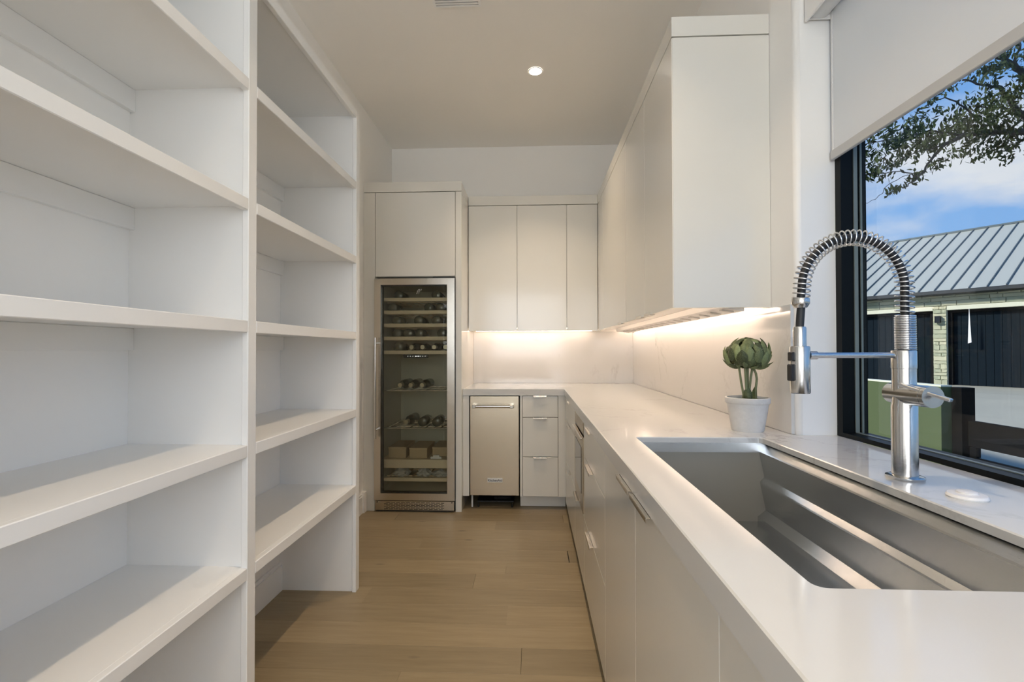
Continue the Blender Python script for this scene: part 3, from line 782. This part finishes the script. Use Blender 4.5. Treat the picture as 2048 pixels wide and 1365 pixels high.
# hose path and spring
AX, AZ, AR = .7265, 1.345, .1135
path = []
for k in range(8): path.append(Vector((fx+.004-.001*k/8, fy, 1.202+(AZ-1.202)*k/8)))
for k in range(33):
    a = PI*k/32; path.append(Vector((AX+AR*math.cos(a), fy, AZ+AR*math.sin(a))))
for k in range(1, 4): path.append(Vector((AX-AR-.001*k, fy, AZ-.03*k/3)))
def arclen(p):
    s = [0]
    for a, b in zip(p, p[1:]): s.append(s[-1]+(b-a).length)
    return s
S = arclen(path); TOT = S[-1]
def at(s):
    for i in range(len(S)-1):
        if s <= S[i+1]:
            k = (s-S[i])/(S[i+1]-S[i]); return path[i].lerp(path[i+1], k), (path[i+1]-path[i]).normalized()
    return path[-1], (path[-1]-path[-2]).normalized()
hose_pts = path + [Vector((.611, fy, 1.300)), Vector((.609, fy, 1.275)), Vector((.607, fy, 1.248))]
bm = BM(); add_tube(bm, hose_pts, .0085, 12); mk('hose', bm, M_RUBBER, fc, True, 60)
def helix(s0, s1, turns, R_, wr, spt=18):
    bm = BM(); pts = []; n = int(turns*spt)
    for i in range(n+1):
        s = s0+(s1-s0)*i/n; p, d = at(s); b = Vector((0, 1, 0)); a = d.cross(b).normalized(); t_ = 2*PI*i/spt
        pts.append(p+(a*math.cos(t_)+b*math.sin(t_))*R_)
    add_tube(bm, pts, wr, 6); return bm
mk('tight_spring', helix(0, .078, 20, .0185, .0019), M_WIRE, fc, True)
mk('coil_spring', helix(.078, TOT, 40, .0172, .0017), M_WIRE, fc, True)
lathe('spring_collar', [(.001, -.018), (.0125, -.018), (.0165, -.012), (.0185, -.008), (.0185, .002), (.017, .004), (.001, .004)], (AX-AR-.003, fy, 1.317), M_CHROME, fc)
hx = .6075
lathe('spray_neck', [(.001, 1.212), (.0135, 1.212), (.0135, 1.253), (.012, 1.256), (.001, 1.256)], (hx, fy, 0), M_CHROME, fc)
hd = lathe('spray_head', [(.001, 1.1045), (.019, 1.1045), (.0205, 1.107), (.0205, 1.209), (.019, 1.212), (.001, 1.212)], (hx, fy, 0), M_CHROME, fc, seg=40)
box('spray_button', hx-.0255, hx-.017, fy-.013, fy+.005, 1.178, 1.199, M_BLACK, hd, .002)
box('spray_button', hx-.0270, hx-.017, fy-.013, fy+.005, 1.133, 1.171, M_BLACK, hd, .002)
ar = cyl('support_arm', (hx+.034, fy, 1.191), (fx-.0225, fy, 1.191), .0065, M_CHROME, fc, 16)
cyl('arm_clip', (hx+.0205, fy, 1.191), (hx+.037, fy, 1.191), .0095, M_CHROME, ar, 20)

# ------------------------------------------------------------------ potted plant
px, py = .776, 1.765
pl = thing('potted_plant', 'faux artichoke plant in a pale cement pot on the counter', 'plant', (px, py, CT))
lathe('pot', [(.001, 0), (.052, 0), (.054, .003), (.070, .098), (.0735, .099), (.0755, .102), (.0755, .118), (.073, .120), (.068, .120), (.066, .105), (.001, .105)], (px, py, CT), M_POT, pl, seg=40)
bm = BM(); bmesh.ops.create_circle(bm, cap_ends=True, radius=.0665, segments=24)
bmesh.ops.subdivide_edges(bm, edges=bm.edges[:], cuts=3, use_grid_fill=True)
bmesh.ops.triangulate(bm, faces=bm.faces[:])
for v in bm.verts: v.co.z += .006*noise.noise(v.co*60)+.003
bmesh.ops.translate(bm, vec=(px, py, CT+.106), verts=bm.verts[:])
mk('soil', bm, M_SOIL, pl, True)
STEMS = [[(-.012, .0, .10), (-.014, 0, .13), (-.022, 0, .175), (-.030, 0, .235)], [(-.006, -.01, .10), (-.008, -.01, .15), (-.012, -.01, .235)], [(.004, .008, .10), (.004, .006, .16), (.002, 0, .235)],
         [(.008, -.006, .10), (.004, -.006, .14), (.010, -.006, .19), (.018, -.004, .235)], [(.030, 0, .105), (.030, 0, .150), (.034, 0, .185), (.031, 0, .205), (.022, 0, .226)]]
for s in STEMS:
    pts = [Vector((px+a, py+b, CT+c)) for a, b, c in s]
    fine = []
    for i in range(len(pts)-1):
        for k in range(4): fine.append(pts[i].lerp(pts[i+1], k/4))
    fine.append(pts[-1]); bm = BM(); add_tube(bm, fine, .0042, 8); mk('stem', bm, M_STEM, pl, True)
def leaf_mesh(w, cup, bend, nm):
    bm = BM(); rows = []
    N_ = 7
    for i in range(N_+1):
        u_ = i/N_; wd = w*(math.sin(PI*min(1, u_*.93+.07))**.75)*(1-.25*u_) if i < N_ else 0
        row_ = []
        for k in (-1, -.5, 0, .5, 1):
            row_.append(bm.verts.new((wd*k, -cup*wd*(1-k*k)+bend*u_*u_ + .0, u_)))
        rows.append(row_)
    for i in range(N_):
        for k in range(4): bm.faces.new((rows[i][k], rows[i][k+1], rows[i+1][k+1], rows[i+1][k]))
    bmesh.ops.remove_doubles(bm, verts=bm.verts[:], dist=1e-5)
    me = bpy.data.meshes.new(nm); bm.to_mesh(me); bm.free(); me.materials.append(M_PLEAF)
    for p in me.polygons: p.use_smooth = True
    return me
LEAF = [leaf_mesh(.34, .5, .10, 'leaf'), leaf_mesh(.38, .45, -.05, 'leaf'), leaf_mesh(.30, .6, .2, 'leaf')]
rl = random.Random(5)
hz = CT+.268
def put_leaf(phi, el, rad, zc, tilt, ln, wmul=1):
    outw = Vector((math.cos(phi), math.sin(phi), 0)); up = Vector((0, 0, 1))
    p = Vector((px, py, zc))+outw*rad
    d = (outw*math.sin(tilt)+up*math.cos(tilt)).normalized()
    nrm = (outw*math.cos(tilt)-up*math.sin(tilt))
    xax = nrm.cross(d)*-1
    M = Matrix((xax*ln*wmul, -nrm*ln, d*ln)).transposed().to_4x4()
    o = bpy.data.objects.new('leaf', rl.choice(LEAF)); COL.objects.link(o); o.parent = pl
    M.translation = p-ORG[pl.name]
    loc, rot, scl = M.decompose(); o.location = loc; o.rotation_mode = 'QUATERNION'; o.rotation_quaternion = rot; o.scale = (ln*wmul, ln, ln)
ROWS = [(108, 10, .060), (95, 13, .056), (80, 13, .054), (64, 11, .050), (48, 9, .046), (32, 8, .044), (14, 6, .042), (-4, 5, .038), (-24, 3, .030)]
for i, (th, n, ln) in enumerate(ROWS):
    for k in range(n):
        a_ = math.radians(th+30+rl.uniform(-4, 4)); tl = math.radians(th-90+16+rl.uniform(-8, 10))
        put_leaf(2*PI*(k+.5*(i % 2))/n+rl.uniform(-.14, .14), 0, .070*math.sin(a_)+rl.uniform(-.003, .003), hz-.002+(.052 if th > 70 else .064)*math.cos(a_), tl, ln*rl.uniform(.88, 1.12), rl.uniform(.85, 1.05))
for k in range(9):
    put_leaf(2*PI*k/9+rl.uniform(-.2, .2), 0, .030, hz-.040+rl.uniform(-.004, .004), 1.35+rl.uniform(-.15, .35), .056*rl.uniform(.9, 1.15), .6)
bm = BM(); bmesh.ops.create_icosphere(bm, subdivisions=2, radius=1)
bmesh.ops.transform(bm, matrix=Matrix.Translation((px, py, hz+.0)) @ Matrix.Diagonal((.056, .056, .040, 1)), verts=bm.verts[:])
mk('flower_core', bm, M_STEM, pl, True)
for phi, rad, tl in ((2.6, .012, -.15), (4.4, .016, .05), (.2, .020, .30), (5.4, .012, -.2)):
    put_leaf(phi, 0, rad, CT+.104, tl, .056, .9)

# ------------------------------------------------------------------ outdoors
P0 = Vector((12.606, 15.364, .129)); D = Vector((.5843, -.8115, 0)); NRM = Vector((-.8115, -.5843, 0))
RZ = math.atan2(D.y, D.x)    # local x = along facade, local -y... = NRM
def loc_world(s, w, z): return P0+D*s+NRM*w+Vector((0, 0, z))
# ground, sloping gently down from the garage to the house
bm = BM(); prev = None
for w, z in ((-14, 0), (3.0, 0), (9.5, -.58), (40, -.58)):
    cur = [bm.verts.new(P0+D*s+NRM*w+Vector((0, 0, z))) for s in (-30, 25)]
    if prev: bm.faces.new((prev[0], prev[1], cur[1], cur[0]))
    prev = cur
g = bmesh.ops.extrude_face_region(bm, geom=bm.faces[:])
bmesh.ops.translate(bm, vec=(0, 0, -.3), verts=[e for e in g['geom'] if isinstance(e, bmesh.types.BMVert)])
tag(mk('driveway', bm, M_CONC), 'pale concrete driveway in front of the garage', kind='structure')

ga = thing('garage', 'limestone garage with grey standing-seam metal roof seen through the window', 'building', P0, RZ, local=True)
# local coords: x along facade, y = -w (into the building is +y), z up
ZS = 2.765
wl = boxes('wall', [(-7.5, -2.95, 0, .3, 0, ZS), (-.15, .18, 0.02, .3, 0, ZS), (3.05, 5.6, 0, .3, 0, ZS), (-2.95, 3.05, .02, .3, 2.43, ZS),
       (-7.5, -7.2, .3, 11.2, 0, ZS), (5.3, 5.6, .3, 11.2, 0, ZS), (-7.5, 5.6, 11.2, 11.5, 0, ZS)], M_MORTAR, ga)
boxes('lintel', [(-2.95, -.15, -.01, .3, 2.30, 2.43), (.18, 3.05, -.01, .3, 2.30, 2.43)], M_MORTAR, wl, .006)
rs = random.Random(4)
def stone(x0, x1, z0, z1):
    bm = add_box(BM(), x0+.006, x1-.006, -.014-rs.uniform(0, .014), .03, z0+.006, z1-.006)
    bmesh.ops.subdivide_edges(bm, edges=[e for e in bm.edges if abs(e.verts[0].co.x-e.verts[1].co.x) > .02], cuts=2)
    bmesh.ops.bevel(bm, geom=[e for e in bm.edges if e.calc_face_angle(0) > .8], offset=.007, segments=1, affect='EDGES')
    for v in bm.verts:
        if v.co.y < .0: v.co += Vector((rs.uniform(-.004, .004), rs.uniform(-.008, .006), rs.uniform(-.006, .006)))
    return mk('stone', bm, M_STONE, wl)
z = 2.435
for hgt in (.150, .110, .065):
    x = -3.3-rs.uniform(0, .3)
    while x < 3.3:
        L_ = rs.uniform(.25, .95); stone(x, min(x+L_, 3.35), z, min(z+hgt, ZS)); x += L_
    z += hgt
z = .0
while z < 2.42:
    hgt = rs.uniform(.09, .16); z1 = min(z+hgt, 2.43)
    if rs.random() < .45:
        m_ = rs.uniform(-.02, .06); stone(-.15, m_, z, z1); stone(m_, .18, z, z1)
    else: stone(-.15, .18, z, z1)
    z = z1
for x0, x1 in ((-2.95, -.15), (.18, 3.05)):
    gd = boxes('garage_door', [(x0, x0+.10, .10, .30, 0, 2.30), (x1-.10, x1, .10, .30, 0, 2.30), (x0+.1, x1-.1, .10, .30, 2.22, 2.30), (x0+.10, x1-.10, .255, .275, 0, 2.22)], M_GFRAME, ga)
    n = 15; wdt = (x1-x0-.2)/n
    bm = add_box(BM(), -wdt/2+.004, wdt/2-.004, -.012, .012, 0, 2.215, .003)
    me = bpy.data.meshes.new('board'); bm.to_mesh(me); bm.free(); me.materials.append(M_GDOOR)
    for k in range(n): inst('board', me, (x0+.1+wdt*(k+.5), .240, 0.002), gd)
# roof
RUN, RISE = 5.90, 2.80; EY, EZ = -.30, 2.89
sl = math.hypot(RUN, RISE); ang = math.atan2(RISE, RUN)
rf = boxes('roof', [(-7.9, 6.0, EY+.02, 11.8, ZS, ZS+.06)], M_GUTTER, ga)
bm = add_box(BM(), .003, .3925-.003, 0, sl, -.03, 0, 0); me = bpy.data.meshes.new('roof_panel'); bm.to_mesh(me); bm.free(); me.materials.append(M_ROOF)
bm = add_box(BM(), -.012, .012, 0, sl, -.03, .035, 0); ms = bpy.data.meshes.new('standing_seam'); bm.to_mesh(ms); bm.free(); ms.materials.append(M_SEAM)
x = -1.99-.3925*15
while x < 5.7:
    inst('roof_panel', me, (x, EY, EZ), rf, (ang, 0, 0)); inst('standing_seam', ms, (x, EY, EZ), rf, (ang, 0, 0)); x += .3925
bm = BM(); v = [bm.verts.new(c) for c in ((-7.9, 5.62, EZ+RISE-.02), (6, 5.62, EZ+RISE-.02), (6, 11.6, EZ), (-7.9, 11.6, EZ))]; bm.faces.new(v)
for xx in (-7.5, 5.6):
    bm.faces.new([bm.verts.new(c) for c in ((xx, 0, ZS), (xx, 11.4, ZS), (xx, 5.6, EZ+RISE-.05))])
mk('rear_slope', bm, M_ROOF, rf)
box('ridge_cap', -7.9, 6.0, 5.52, 5.70, EZ+RISE-.03, EZ+RISE+.05, M_SEAM, rf, .01)
box('gutter', -7.9, 6.0, EY-.10, EY+.03, 2.770, 2.885, M_GUTTER, ga, .012)

t = thing('wall_lamp', 'small square black wall lamp on the stone pier between garage doors', 'lamp', loc_world(-.012, .09, 1.915), RZ, local=True)
boxes('housing', [(-.066, .066, -.05, .05, 0, .012), (-.066, .066, -.05, .05, .20, .212), (-.066, -.054, -.05, .05, .012, .20), (.054, .066, -.05, .05, .012, .20), (-.054, .054, .03, .05, .012, .2)], M_BLACK, t, .002)
box('lens', -.054, .054, -.04, -.034, .012, .20, mat('lamp_smoked_glass', (.02, .02, .02), .1), t, 0)
bm = BM(); vv = [(-.004, 0, 2.30), (.004, 0, 2.30), (.045, 0, 1.30), (-.035, 0, 1.27)]
f1 = [bm.verts.new(c) for c in vv]; f2 = [bm.verts.new((a, b+.006, c)) for a, b, c in vv]
bm.faces.new(f1); bm.faces.new(f2)
for i in range(4): bm.faces.new((f1[i], f1[(i+1) % 4], f2[(i+1) % 4], f2[i]))
bmesh.ops.transform(bm, matrix=Matrix.Translation(loc_world(.70, .05, 0)) @ Matrix.Rotation(RZ, 4, 'Z'), verts=bm.verts[:])
tag(mk('hanging_strip', bm, mat('white_plastic_film', (.85, .85, .85), .5)), 'white plastic strip hanging in front of the right garage door', 'strip')

# low stucco wall, post and gate
wl2 = thing('garden_wall', 'low green stucco garden wall outside the window', 'wall', (5.2, 8.5, -.6))
bm = BM()
q = [(5.18, 6.30), (5.31, 6.33), (5.30, 7.2), (5.17, 11.8), (4.95, 11.8), (5.04, 7.55)]
q = [(5.18, 6.30), (5.315, 6.30), (5.19, 12.0), (5.02, 12.0)]
v0 = [bm.verts.new((a, b, -.7)) for a, b in q]; v1 = [bm.verts.new((a, b, .735)) for a, b in q]
for i in range(4): bm.faces.new((v0[i], v0[(i+1) % 4], v1[(i+1) % 4], v1[i]))
bm.faces.new(v0); bm.faces.new(v1); mk('body', bm, M_STUCCO, wl2)
bm = BM()
v0 = [bm.verts.new((a, b, .7355)) for a, b in q]; v1 = [bm.verts.new((a, b, .755)) for a, b in q]
for i in range(4): bm.faces.new((v0[i], v0[(i+1) % 4], v1[(i+1) % 4], v1[i]))
bm.faces.new(v0); bm.faces.new(v1); mk('coping', bm, M_MORTAR, wl2)
gt = thing('gate', 'low black steel gate and post beside the stucco wall outside', 'gate', (5.40, 5.0, -.6))
box('post', 5.300, 5.465, 6.15, 6.295, -.72, .735, M_BLACKSTEEL, gt, .004)
box('rail', 5.36, 5.42, 3.0, 6.135, .02, .335, M_BLACKSTEEL, gt, .004)
box('rail', 5.36, 5.42, 3.0, 6.135, -.42, -.11, M_BLACKSTEEL, gt, .004)
box('stile', 5.362, 5.418, 6.03, 6.12, -.105, .015, M_BLACKSTEEL, gt, .002)
box('post', 5.325, 5.465, 2.85, 2.99, -.72, .735, M_BLACKSTEEL, gt, .004)

# oak tree
BR=[
 [(11.384, 9.071, 3.722, 0.2), (9.741, 8.593, 4.38, 0.15), (8.642, 8.242, 4.637, 0.1), (7.821, 7.906, 4.683, 0.07), (7.161, 7.778, 4.614, 0.05), (6.671, 7.658, 4.539, 0.042), (6.252, 7.542, 4.318, 0.034), (6.145, 7.539, 4.189, 0.028), (6.045, 7.536, 4.059, 0.022), (5.804, 7.429, 3.794, 0.015), (5.578, 7.421, 3.644, 0.008)],
 [(9.741, 8.593, 4.38, 0.1), (8.92, 8.35, 5.057, 0.08), (8.132, 8.208, 5.713, 0.066), (7.859, 8.095, 5.877, 0.06), (7.614, 8.083, 5.984, 0.045), (7.312, 8.069, 6.107, 0.03)],
 [(8.642, 8.242, 4.637, 0.08), (8.028, 8.111, 5.027, 0.062), (7.898, 8.105, 5.134, 0.055), (7.751, 8.096, 5.355, 0.05), (7.637, 8.089, 5.494, 0.04), (7.258, 7.973, 5.479, 0.025), (6.936, 7.958, 5.561, 0.015)],
 [(6.671, 7.658, 4.539, 0.025), (6.153, 7.535, 4.556, 0.018), (5.619, 7.514, 4.419, 0.013), (5.052, 7.39, 4.323, 0.007)],
 [(7.161, 7.778, 4.614, 0.025), (6.794, 7.758, 5.016, 0.018), (6.394, 7.64, 5.12, 0.012), (6.084, 7.628, 4.989, 0.006)],
 [(5.804, 7.429, 3.794, 0.013), (5.721, 7.424, 3.87, 0.011), (5.397, 7.41, 3.893, 0.009), (4.899, 7.289, 3.812, 0.006)],
 [(5.721, 7.424, 3.87, 0.007), (5.653, 7.422, 3.847, 0.006), (5.277, 7.307, 3.655, 0.006), (5.099, 7.302, 3.447, 0.005), (4.935, 7.296, 3.373, 0.003)],
 [(8.642, 8.242, 4.637, 0.03), (7.924, 8.012, 4.591, 0.02), (7.63, 7.901, 4.42, 0.014), (7.471, 7.894, 4.373, 0.008)],
 [(7.859, 8.095, 5.877, 0.03), (7.965, 8.096, 6.187, 0.025), (7.926, 8.09, 6.596, 0.015)],
 [(6.252, 7.542, 4.318, 0.014), (6.0, 7.532, 4.265, 0.01), (5.541, 7.414, 4.088, 0.006)],
 [(7.898, 8.105, 5.134, 0.02), (7.498, 7.988, 5.116, 0.015), (7.043, 7.868, 5.09, 0.008)],
]
CL=[
 (5.19, 7.516, 4.352, 0.253, 0.152, 70),
 (5.498, 7.573, 4.393, 0.339, 0.204, 120),
 (5.687, 7.61, 4.165, 0.383, 0.238, 130),
 (6.124, 7.686, 4.406, 0.386, 0.257, 160),
 (5.949, 7.653, 4.567, 0.308, 0.154, 90),
 (6.433, 7.739, 4.596, 0.388, 0.216, 160),
 (6.835, 7.809, 4.699, 0.435, 0.261, 200),
 (7.332, 7.896, 4.809, 0.526, 0.368, 330),
 (7.671, 7.957, 4.573, 0.353, 0.247, 160),
 (7.151, 7.86, 5.179, 0.393, 0.21, 110),
 (7.562, 7.93, 5.287, 0.396, 0.352, 200),
 (6.523, 7.749, 5.112, 0.346, 0.112, 50),
 (6.125, 7.679, 4.991, 0.257, 0.103, 40),
 (5.13, 7.51, 3.981, 0.211, 0.152, 60),
 (5.385, 7.557, 3.956, 0.212, 0.102, 50),
 (5.947, 7.66, 3.914, 0.171, 0.086, 40),
 (5.816, 7.638, 3.768, 0.128, 0.077, 40),
 (6.299, 7.72, 4.143, 0.103, 0.069, 30),
 (7.426, 7.902, 5.716, 0.263, 0.193, 110),
 (7.794, 7.963, 5.945, 0.177, 0.221, 80),
 (7.855, 7.99, 4.503, 0.133, 0.106, 50),
 (6.833, 7.814, 4.249, 0.191, 0.07, 22),
 (7.24, 7.885, 4.326, 0.088, 0.07, 14),
 (6.792, 7.793, 5.486, 0.174, 0.087, 15),
 (8.493, 8.089, 5.43, 0.536, 0.805, 350),
 (9.158, 8.209, 4.818, 0.542, 0.633, 250),
 (8.401, 8.062, 6.398, 0.536, 0.536, 250),
 (8.029, 7.99, 7.173, 0.621, 0.532, 250),
]

tr = thing('oak_tree', 'leafy live oak branches hanging above the garage roof', 'tree', (11.6, 9.2, -.05))
bm = BM()
add_tube(bm, [(11.6, 9.2, -.15), (11.7, 9.2, 1.2), (11.55, 9.15, 2.6), (11.384, 9.071, 3.722), (11.6, 9.2, 5.2), (11.2, 9.0, 7.5)], [.36, .28, .25, .23, .18, .08], 14)
mk('trunk', bm, M_BARK, tr, True)
rb = random.Random(21)
for b in BR:
    bm = BM(); pts = []; rad = []
    for i in range(len(b)-1):
        for k in range(4):
            p = Vector(b[i][:3]).lerp(Vector(b[i+1][:3]), k/4); j = .02 if k else 0
            pts.append(p+Vector((rb.uniform(-j, j), rb.uniform(-j, j), rb.uniform(-j, j)))); rad.append(.75*(b[i][3]*(1-k/4)+b[i+1][3]*k/4))
    pts.append(Vector(b[-1][:3])); rad.append(b[-1][3])
    add_tube(bm, pts, rad, 8); mk('branch', bm, M_BARK, tr, True)
LV = [(-.0, -.5), (.17, -.30), (.25, -.05), (.20, .2), (.08, .42), (0, .5), (-.08, .42), (-.20, .2), (-.25, -.05), (-.17, -.30)]
LS = [(LV[0], 0), (LV[2], .05), (LV[4], .03), (LV[5], 0), (LV[6], .03), (LV[8], .05)]
def leaf_verts(M): return [M @ Vector((a[0], a[1], z)) for a, z in LS]
bm = BM(); v = [bm.verts.new((a[0], a[1], z)) for a, z in LS]
bm.faces.new((v[0], v[1], v[2], v[3])); bm.faces.new((v[0], v[3], v[4], v[5]))
ml = bpy.data.meshes.new('leaf'); bm.to_mesh(ml); bm.free(); ml.materials.append(M_LEAF)
allv = []
for cx, cy, cz, a, b_, n in CL:
    subs = [(rb.gauss(0, .5), rb.gauss(0, .5), rb.gauss(0, .5)) for _ in range(max(3, n//9))]
    for _ in range(int(n*1.4)):
        s_ = rb.choice(subs)
        P_ = Vector((cx+a*.66*(s_[0]+rb.gauss(0, .16)), cy+.5*(s_[1]+rb.gauss(0, .2)), cz+b_*(s_[2]+rb.gauss(0, .2))))
        R_ = Matrix.Rotation(rb.uniform(0, 2*PI), 4, 'Z') @ Matrix.Rotation(rb.uniform(0, PI), 4, 'X') @ Matrix.Rotation(rb.uniform(0, 2*PI), 4, 'Y')
        allv.append((P_, R_, rb.uniform(.07, .115)))
allv.sort(key=lambda q: -q[2] + (5 if q[0].x > 7.95 else 0))
for P_, R_, s_ in allv[:300]:
    o = inst('leaf', ml, P_, tr, R_.to_euler(), (s_*.75, s_, s_))
bm = BM()
for P_, R_, s_ in allv[300:]:
    vs = [bm.verts.new(q) for q in leaf_verts(Matrix.Translation(P_) @ R_ @ Matrix.Diagonal((s_*.75, s_, s_, 1)))]
    bm.faces.new((vs[0], vs[1], vs[2], vs[3])); bm.faces.new((vs[0], vs[3], vs[4], vs[5]))
fo = mk('foliage', bm, M_LEAF, tr); fo['kind'] = 'stuff'
